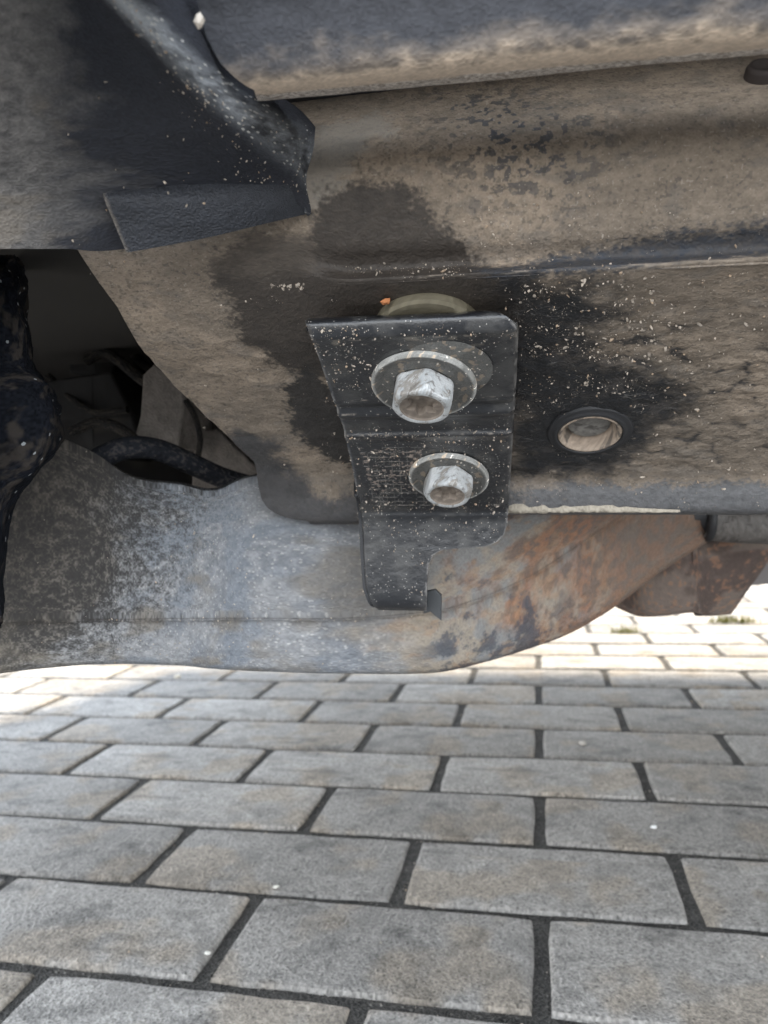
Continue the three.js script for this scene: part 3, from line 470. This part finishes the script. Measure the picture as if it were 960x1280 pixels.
  const add = (n, fx, fy, r0, r1) => { let cx = fx(), cy = fy(); for (let i = 0; i < n * 1.6; i++) { if (rnd() < 0.5) { cx = fx(); cy = fy(); } const [s, t] = hit(cx + rr(-9, 9) * rnd(), cy + rr(-6, 6) * rnd()); if (s < L(t) + 0.0003 || s > R(t) - 0.001) continue; spots.push([BRK.at(s, t, 0.0001), r0 * Math.pow((1.35 * r1) / r0, rnd() ** 3.6)]); } };
  const bell = (m, d) => m + d * (rnd() + rnd() - 1);
  add(150, () => rr(390, 470), () => rr(410, 490), 0.0001, 0.0006);
  add(90, () => rr(384, 640), () => bell(418, 14), 0.0001, 0.00045);
  add(240, () => rr(430, 640), () => bell(545, 22), 0.0001, 0.0005);
  add(130, () => rr(445, 520), () => rr(560, 632), 0.0001, 0.00055);
  add(130, () => rr(450, 640), () => bell(634, 10), 0.0001, 0.0006);
  add(60, () => rr(590, 640), () => rr(545, 640), 0.0001, 0.0005);
  add(60, () => rr(455, 620), () => bell(660, 14), 0.0001, 0.0005);
  add(40, () => rr(455, 535), () => rr(680, 765), 0.0001, 0.0004);
  for (let i = 0; i < 60; i++) { const v = rnd(), t = v * row(640); spots.push([BRK.at(L(t) + 0.0002, t, -rr(0, 0.002)), rr(0.0001, 0.0005)]); }
  for (let i = 0; i < 40; i++) { const t = mix(tTab, BRK.total, rnd()); spots.push([BRK.at(L(t) - 0.0012, t, -rr(0.001, 0.011)), rr(0.0002, 0.0006)]); }
  grit(bracket, spots);
}

// ------------------------------------------------------------------ subframe beam and what lies deeper
const paintRust = (k, s0, s1, t1, fn) => surface(1536, 512, [s0, s1, 0, t1], fn, 0.0005);
{
  // x, top, upper swell, crease, below crease, bottom, depth
  const col = [[-120, 596, 690, 776, 790, 856, .331], [-40, 545, 688, 773, 786, 848, .333], [30, 540, 686, 771, 784, 838, .336], [110, 566, 686, 770, 783, 831, .339], [165, 598, 688, 770, 782, 830, .342], [225, 607, 690, 769, 781, 832, .345], [268, 614, 690, 769, 781, 836, .348], [320, 597, 690, 769, 781, 839, .351], [430, 596, 690, 769, 781, 842, .358], [540, 600, 685, 760, 773, 841, .368], [600, 598, 675, 744, 758, 829, .377], [660, 596, 655, 718, 732, 811, .389], [715, 594, 630, 684, 699, 790, .402], [770, 590, 612, 648, 664, 757, .418], [830, 580, 595, 615, 635, 712, .437], [900, 560, 575, 590, 605, 668, .460]];
  const rows = [0, 1, 2, 3, 4, 5, 6, 7, 8].map((r) => col.map(([x, a, b, c, c2, e, d]) => [[x, a - 4, d + 0.03], [x, a, d + 0.006], [x, a + 6, d], [x, b, d - 0.004], [x, c - 4, d - 0.0035], [x, c2, d - 0.0005], [x, mix(c2, e, 0.6), d + 0.0005], [x, e, d + 0.006], [x, e - 14, d + 0.035]][r]));
  const f = net(rows), len = f(0, 0.5).distanceTo(f(1, 0.5));
  const YY = [0, 2, 5, 50, 78, 82, 94, 109, 117];                     // millimetres down the beam's face at each row
  const mat = surface(2048, 768, [0, 1, 0, 1], (u, v) => {
    const k8 = Math.min(7, Math.floor(v * 8)), x = u * 410, y = YY[k8] + (YY[k8 + 1] - YY[k8]) * (v * 8 - k8), a = fbm(x / 22, y / 14, 4, 3), b = fbm(x / 3, y / 2.2, 4, 8), g = vn(x / 0.7, y / 0.6, 4), X = u * 15;   // X: which column
    let c = mix3([0.22, 0.224, 0.232], [0.165, 0.175, 0.192], ss(0.35, 0.65, a)), h = 0.5 + 0.4 * (b - 0.5) + 0.4 * (g - 0.5), ro = 0.6;
    const mott = ss(0.45, 0.7, b); c = mix3(c, [0.35, 0.352, 0.35], 0.28 * mott);
    const q = cell(x / 2.2, y / 1.9, 9); if (q[1] > 0.62 && q[0] < 0.24) { c = mix3(c, [0.48, 0.47, 0.45], 0.5); h += 0.2; }
    const blue = ss(0.5, 0.62, fbm(x / 18 + 9, y / 12, 3, 31)) * ss(3.2, 4.6, X) * ss(8.6, 7, X); c = mix3(c, [0.145, 0.168, 0.2], 0.55 * blue);  // bluish patches: reflected sky painted into the beam's colour
    const brown = ss(0.48, 0.62, fbm(x / 30, y / 20, 4, 35) + 0.25 * ss(4.4, 2.6, X) - 0.08); c = mix3(c, [0.16, 0.14, 0.115], 0.75 * brown * (0.6 + 0.6 * b));
    // dark mud over the upper left
    const mud = ss(0.34, -0.28, (X - 4.2) / 5 + (v - 0.36) * 0.9 + 0.3 * (a - 0.5) + 0.5 * (b - 0.5) + 0.35 * (g - 0.5)); c = mix3(c, mix3([0.035, 0.032, 0.03], [0.085, 0.074, 0.062], ss(0.4, 0.75, 0.5 * b + 0.3 * g + 0.2 * a)), 0.93 * mud); ro = mix(ro, 0.85, mud);
    const low = ss(0.3, 0.6, a) * ss(3.4, 2.2, X) * ss(0.5, 0.6, v); c = mix3(c, [0.19, 0.165, 0.13], 0.6 * low);
    // clay and rust from the hook on to the right
    const clay = ss(8.3, 8.9, X + 1.4 * (a - 0.5)); c = mix3(c, mix3([0.3, 0.25, 0.19], [0.22, 0.215, 0.205], ss(0.4, 0.6, fbm(x / 12, y / 8, 3, 44))), 0.85 * clay);
    const rust = ss(0.0, 0.4, (X - 9.6) / 7 + 0.8 * (fbm(x / 14, y / 9, 4, 47) - 0.5) + 0.5 * (b - 0.5)); c = mix3(c, mix3([0.27, 0.12, 0.058], [0.13, 0.082, 0.06], ss(0.4, 0.65, b)), 0.86 * rust);
    const orange = ss(0.55, 0.75, fbm(x / 6, y / 4, 4, 49)) * clay; c = mix3(c, [0.3, 0.18, 0.1], 0.4 * orange);
    const old = ss(0.5, 0.7, fbm(x / 12, y / 8, 4, 53) + 0.3 * (b - 0.5) + 0.2 * (g - 0.5) - 0.14 + 0.26 * ss(0.56, 0.75, v)) * ss(8.5, 9.2, X) * ss(12.5, 11, X); c = mix3(c, [0.04, 0.045, 0.06], 0.8 * old); h -= 0.1 * old;
    const brownR = ss(12.2, 13.6, X + (a - 0.5)); c = mix3(c, [0.13, 0.105, 0.085], 0.7 * brownR * (0.6 + 0.5 * b));
    const seam = Math.exp(-(((v - 0.535 - 0.004 * (a - 0.5)) / 0.0035) ** 2)) * ss(2.2, 3.2, X); c = mix3(c, [0.06, 0.05, 0.045], 0.6 * seam); h -= 0.35 * seam;
    return [c.map((k) => k * (0.9 + 0.28 * (b - 0.5) + 0.3 * (g - 0.5))), h, ro];
  }, 0.0007);
  const beam = part('subframe_beam', sheet((u, v) => { const p = f(u, v); p.addScaledVector(OUT, 0.0012 * (fbm(u * 60, v * 20, 3, 7) - 0.5)); return [p, u, v]; }, 260, 110, 0), mat, car, 'scuffed grey steel subframe beam turning rusty where it curves upwards');
  const spots = []; for (let i = 0; i < 160; i++) spots.push([f(rr(0.1, 0.6), rr(0.22, 0.85)), rr(0.0001, 0.00045)]); for (let i = 0; i < 80; i++) spots.push([f(rr(0.3, 0.55), rr(0.25, 0.8)), rr(0.0002, 0.0006)]);
  grit(beam, spots);
}
{
  // rust-brown plate hanging behind the beam
  const rusty = (k) => surface(512, 384, [0, 0.12, 0, 0.08], (s, t) => { const x = s * 1000, y = t * 1000, a = fbm(x / 12, y / 9, 4, k), b = fbm(x / 2, y / 2, 3, k + 4), g = vn(x / 0.6, y / 0.6, k); let c = mix3([0.13, 0.1, 0.083], [0.07, 0.048, 0.04], ss(0.4, 0.6, a)); c = mix3(c, [0.2, 0.105, 0.06], 0.6 * ss(0.58, 0.7, b)); return [c.map((q) => q * (0.8 + 0.4 * b)), 0.5 + 0.5 * (b - 0.5) + 0.3 * (g - 0.5), 0.85]; }, 0.001);
  part('rusty_plate', netSheet([
    [[745, 640, .500], [775, 640, .485], [800, 640, .472], [866, 640, .468], [874, 640, .476], [975, 640, .515]],
    [[745, 690, .502], [778, 690, .487], [803, 692, .474], [868, 692, .470], [877, 692, .478], [968, 688, .518]],
    [[752, 742, .504], [786, 752, .489], [808, 758, .476], [868, 754, .472], [878, 754, .481], [932, 742, .510]],
    [[757, 752, .506], [790, 768, .491], [815, 771, .478], [866, 766, .474], [882, 770, .483], [914, 768, .506]]], 60, 50, 0.004), rusty(3), car, 'rust-brown folded plate hanging below the rail');
  part('far_plate', netSheet([[[925, 650, .56], [990, 650, .55]], [[925, 700, .56], [990, 700, .55]], [[925, 733, .56], [990, 727, .55]]], 12, 12, 0.004), plain(0.17, 0.155, 0.15, 0.8), car);
  const shaft = surface(256, 256, [0, 1, 0, 1], (s, t) => { const b = fbm(s * 30, t * 20, 4, 4); return [[0.11 * (0.5 + b), 0.1 * (0.5 + b), 0.092 * (0.5 + b)], b, 0.6]; }, 0.001);
  const rod = part('drive_shaft', tube([[878, 648, .460], [900, 652, .460], [940, 654, .455], [1040, 656, .445]], 0.0125, 40, 24), shaft, car, 'grey-brown round shaft ending in a dark joint');
  const collar = new THREE.TorusGeometry(0.0118, 0.003, 10, 30); aim(part('collar', collar, plain(0.02, 0.02, 0.022, 0.6), rod), at(884, 648, .46), ALONG);
  aim(part('boot', loft([[-0.02, 0.007], [-0.014, 0.011], [-0.011, 0.0085], [-0.006, 0.0125], [-0.003, 0.0095], [0.002, 0.013], [0.006, 0.01], [0.01, 0.0125], [0.013, 0.008]], 36), plain(0.03, 0.03, 0.033, 0.6), rod), at(858, 642, .462), ALONG);

  // the dark gap on the left: bulkhead, casting, boxes, hoses
  const gapDark = surface(512, 512, [0, 0.5, 0, 0.5], (s, t) => { const b = fbm(s * 60, t * 30, 5, 4), m = ss(0.52, 0.66, fbm(s * 12, t * 26, 4, 9)); return [mix3([0.045, 0.044, 0.044], [0.09, 0.08, 0.07], m).map((q) => q * (0.6 + 0.8 * b)), b, 0.95]; }, 0.002, { specularIntensity: 0.15 });  // dark mottled colour for the parts inside the gap
  part('bulkhead', netSheet([[[-700, 180, .3], [-260, 180, .32], [60, 180, .34], [300, 180, .34], [520, 180, .34]], [[-700, 240, .3], [-260, 240, .60], [60, 240, .62], [300, 240, .62], [520, 240, .6]], [[-700, 380, .3], [-260, 380, .60], [60, 390, .61], [300, 390, .61], [520, 380, .6]], [[-700, 400, .3], [-260, 400, .57], [60, 400, .575], [300, 402, .575], [520, 400, .57]], [[-700, 660, .3], [-260, 660, .57], [60, 660, .575], [300, 660, .575], [520, 660, .57]]], 40, 40, 0.01), gapDark, car, 'dark bulkhead added to close the gap against light');  // added backing, its top and left side bent in to keep light out
  const cast = surface(384, 384, [0, 0.12, 0, 0.12], (s, t) => { const x = s * 1000, y = t * 1000, b = fbm(x / 5, y / 5, 4, 4), g = vn(x / 0.8, y / 0.8, 2), f = 0.65 + 0.6 * b + 0.2 * (g - 0.5); return [[0.25 * f, 0.222 * f, 0.2 * f], b * 0.7 + g * 0.3, 0.85]; }, 0.0012);
  const block = (name, pts, d, th, label, parent = car, mat = cast) => {
    const sh = new THREE.Shape(); const c = pts.reduce((a, p) => [a[0] + p[0] / pts.length, a[1] + p[1] / pts.length], [0, 0]), k = d / F;
    pts.forEach(([x, y], i) => (i ? sh.lineTo((x - c[0]) * k, (c[1] - y) * k) : sh.moveTo((x - c[0]) * k, (c[1] - y) * k))); sh.closePath();
    const g = new THREE.ExtrudeGeometry(sh, { depth: th, bevelEnabled: true, bevelSize: 0.0018, bevelThickness: 0.0018, bevelSegments: 3 }); g.translate(0, 0, -th);
    const m = part(name, g, mat, parent, label); m.position.copy(at(c[0], c[1], d)); m.quaternion.setFromRotationMatrix(new THREE.Matrix4().makeBasis(ALONG, UPC, OUT)); return m;
  };
  const casting = block('engine_casting', [[183, 470], [195, 460], [232, 478], [228, 520], [221, 556], [205, 556], [170, 548], [179, 520], [181, 496]], 0.41, 0.04, 'dusty tan engine casting behind the rail');
  block('casting_lug', [[142, 474], [182, 476], [182, 492], [142, 490]], 0.415, 0.03, null, casting);
  block('casting_lug', [[138, 498], [180, 498], [178, 528], [150, 530]], 0.42, 0.03, null, casting);
  block('casting_lug', [[229, 484], [246, 490], [262, 512], [228, 508]], 0.42, 0.03, null, casting);
  block('casting_lug', [[226, 515], [270, 520], [262, 536], [224, 534]], 0.415, 0.03, null, casting);
  block('dusty_cover', [[246, 545], [270, 540], [335, 600], [335, 640], [240, 640], [243, 590]], 0.44, 0.03, 'brown dusty cover below the casting');
  block('cradle_arm', [[60, 478], [140, 470], [168, 520], [172, 548], [140, 570], [90, 560], [58, 520]], 0.45, 0.05, 'black cradle arm beside the casting', car, gapDark);
  part('brake_pipe', tube([[40, 392, .5], [90, 386, .5], [130, 380, .49], [165, 384, .47]], 0.006, 40, 12), gapDark, car);
  part('cable', tube([[110, 450, .47], [128, 440, .46], [150, 452, .45], [172, 470, .44], [186, 480, .42]], 0.0035, 40, 10), gapDark, car);
  for (const [pts, r] of [[[[60, 470, .46], [92, 500, .45], [120, 515, .44], [160, 512, .43]], .0022], [[[150, 400, .52], [158, 430, .5], [176, 452, .47], [200, 470, .44]], .0028], [[[232, 500, .40], [244, 522, .40], [250, 548, .405], [246, 580, .41]], .0016], [[[88, 540, .42], [120, 528, .42], [150, 536, .41], [176, 556, .40]], .003]]) part('cable', tube(pts, r, 40, 10), gapDark, car);
  block('fuse_cover', [[84, 412], [142, 408], [150, 440], [140, 466], [88, 462]], 0.5, 0.05, null, car, gapDark);
  part('coolant_hose', tube([[120, 575, .35], [158, 560, .352], [195, 562, .36], [235, 578, .37], [280, 598, .385], [330, 612, .40]], 0.0054, 70, 16), surface(256, 256, [0, 1, 0, 1], (s, t) => { const b = fbm(s * 60, t * 20, 4, 4); return [mix3([0.02 * (0.5 + b), 0.022 * (0.5 + b), 0.028 * (0.5 + b)], [0.09, 0.08, 0.075], 0.6 * ss(0.55, 0.75, b)), b, 0.8]; }, 0.0008, { specularIntensity: 0.4 }), car, 'dark rubber hose crossing the gap');
  {
    const c = new THREE.CatmullRomCurve3([[255, 500, .37], [288, 531, .368], [322, 566, .366], [365, 606, .364]].map((p) => at(...p))), N = 150, P = [], g = new THREE.TubeGeometry(c, N, 0.004, 14), p = g.attributes.position;
    for (let i = 0; i <= N; i++) { const o = c.getPointAt(i / N), k = 1 + 0.16 * Math.sign(Math.sin(i * 0.9)); for (let j = 0; j <= 14; j++) { const q = i * 15 + j; p.setXYZ(q, o.x + (p.getX(q) - o.x) * k, o.y + (p.getY(q) - o.y) * k, o.z + (p.getZ(q) - o.z) * k); } }
    g.computeVertexNormals(); part('ribbed_conduit', g, plain(0.03, 0.036, 0.045, 0.5), car);
  }
  // black rubber boot at the left margin
  const rub = surface(512, 768, [0, 0.06, 0, 0.13], (s, t) => { const x = s * 1000, y = t * 1000, b = fbm(x / 4, y / 4, 4, 4), g = vn(x / 0.8, y / 0.7, 6), q = cell(x / 2.4, y / 2.4, 5); let c = [0.008, 0.009, 0.012].map((k) => k * (0.6 + g)); c = mix3(c, [0.05, 0.043, 0.037], 0.7 * ss(0.5, 0.75, b)); if (q[1] > 0.95 && q[0] < 0.2) c = [0.25, 0.26, 0.27]; return [c, 0.5 + 0.8 * (b - 0.5) + 0.4 * (g - 0.5), 0.95]; }, 0.0008, { specularIntensity: 0.12 });
  part('rubber_boot', netSheet([
    [[-120, 316, .27], [-40, 318, .262], [5, 318, .262], [22, 320, .275], [24, 320, .30]],
    [[-120, 360, .262], [-40, 362, .256], [14, 366, .256], [30, 372, .266], [36, 372, .30]],
    [[-120, 450, .262], [-40, 450, .256], [20, 450, .257], [36, 452, .268], [40, 452, .30]],
    [[-120, 500, .262], [-40, 500, .252], [42, 490, .258], [64, 495, .27], [70, 500, .30]],
    [[-120, 590, .27], [-40, 590, .262], [40, 575, .264], [66, 562, .275], [74, 556, .31]],
    [[-120, 640, .272], [-40, 640, .265], [-2, 640, .266], [10, 640, .276], [14, 640, .29]],
    [[-120, 760, .272], [-40, 762, .268], [-4, 764, .268], [4, 764, .276], [6, 764, .29]],
    [[-120, 800, .28], [-40, 796, .275], [-8, 790, .276], [0, 780, .28], [0, 775, .29]]], 90, 160, 0, (u, v) => V(0, 0, 0).addScaledVector(OUT, 0.004 * (fbm(u * 9, v * 22, 4, 3) - 0.5)).addScaledVector(ALONG, 0.005 * (fbm(u * 5 + 3, v * 18, 4, 8) - 0.5))), rub, car, 'black rubber boot specked with white at the left');
  const lump = part('mud_lump', grainGeo(5), plain(0.62, 0.6, 0.58, 0.85), car); lump.position.copy(at(19, 552, 0.2635)); lump.scale.set(0.0019, 0.0021, 0.0015);
  // unseen panel added left of view to keep skylight out of the gap
  part('light_baffle_left', netSheet([[[-1500, -260, .15], [-700, -260, .15], [-80, -260, .14]], [[-1500, 200, .19], [-700, 200, .19], [-80, 200, .185]], [[-1500, 700, .22], [-700, 700, .22], [-80, 700, .23]]], 20, 20, 0.003), plain(0.05, 0.05, 0.053, 0.7), car);
  // body shell and floor pan over it all: outside the picture, it keeps the sky off
  part('light_baffle_floor', new THREE.BoxGeometry(0.56, 0.008, 0.26), plain(0.05, 0.05, 0.052, 0.9), car).position.set(-0.36, 0.262, -0.53);  // unseen panel added under the gap to block bounce from the ground
  part('light_baffle_right', new THREE.BoxGeometry(0.01, 0.14, 0.3), plain(0.06, 0.055, 0.05, 0.9), car).position.set(-0.082, 0.335, -0.52);  // unseen upright added to stop light entering the gap from the right
  const sh = new THREE.Shape(); [[-0.5, 0.40], [3.05, 0.40], [3.12, 0.62], [3.05, 0.92], [2.75, 0.98], [2.2, 1.38], [1.5, 1.46], [0.75, 1.42], [0.25, 1.02], [-0.4, 0.88], [-0.54, 0.7]].forEach(([x, y], i) => (i ? sh.lineTo(x, y) : sh.moveTo(x, y)));
  const shell = new THREE.ExtrudeGeometry(sh, { depth: 1.36, bevelEnabled: true, bevelSize: 0.04, bevelThickness: 0.04, bevelSegments: 3 });
  shell.translate(0, 0.045, -1.52); part('body_shell', shell, plain(0.05, 0.052, 0.058, 0.5), car);
  part('floor_pan', new THREE.BoxGeometry(3.4, 0.03, 1.25), plain(0.06, 0.055, 0.05, 0.9), car).position.set(1.3, 0.395, -0.86);
}

// ------------------------------------------------------------------ loose small things
function stone(name, label, x, y, z, r, col, k, group) {
  const m = new THREE.Mesh(grainGeo(k), plain(...col, 0.85)); m.name = named(name); m.scale.set(r * 1.2, r * 0.8, r); m.position.set(x, y, z); m.castShadow = m.receiveShadow = true; m.userData = { label, category: 'stone' }; if (group) m.userData.group = group; scene.add(m); return m;
}
const groundAt = (x, y) => { const r = dirTo(x, y); return EYE.clone().addScaledVector(r, -EYE.y / r.y); };
{ const p = RAIL.at(...RAIL.hit(483, 373), 0.0012); stone('stone', 'tiny orange grit stone stuck above the black bracket', p.x, p.y, p.z, 0.0016, [0.42, 0.16, 0.06], 4); }
for (const [x, y, r, l, c] of [[345, 1110, .0022, 'pale stone crumb in the joint below the middle pavers', [.6, .57, .5]], [817, 1035, .0022, 'small white stone chip on a paver at the right', [.75, .75, .73]], [260, 1193, .0018, 'pale crumb deep in the dark joint at the lower left', [.6, .58, .52]], [222, 846, .006, 'cream stone lying near the top edge of the pavers, left', [.5, .45, .36]], [728, 930, .004, 'flat grey stone flake on the paver right of the middle joint', [.4, .37, .33]]]) { const p = groundAt(x, y); stone('stone', l, p.x, 0.001, p.z, r, c, Math.round(x)); }
for (const [x, y, n, w, l] of [[912, 778, 130, .085, 'yellowing grass tuft in a joint beyond the rusty plate, the larger one'], [783, 791, 70, .05, 'small yellow-green grass tuft in a joint under the rusty plate']]) {
  const o = groundAt(x, y), t = thing('grass_tuft', l, 'grass'), gs = [];
  t.position.copy(o);
  for (let i = 0; i < n; i++) { const h = rr(0.006, 0.024), a = rr(0, 6.28), b = new THREE.ConeGeometry(0.0011, h, 4, 2); b.translate(0, h / 2, 0); b.rotateX(rr(-0.9, 0.9)); b.rotateY(a); b.translate(rr(-w, w) * 0.5 * (0.4 + rnd()), 0, rr(-0.008, 0.008)); gs.push(b); }
  part('blades', mergeGeometries(gs), plain(0.2, 0.19, 0.05, 0.8), t).userData.kind = 'stuff';
}

renderer.render(scene, camera);
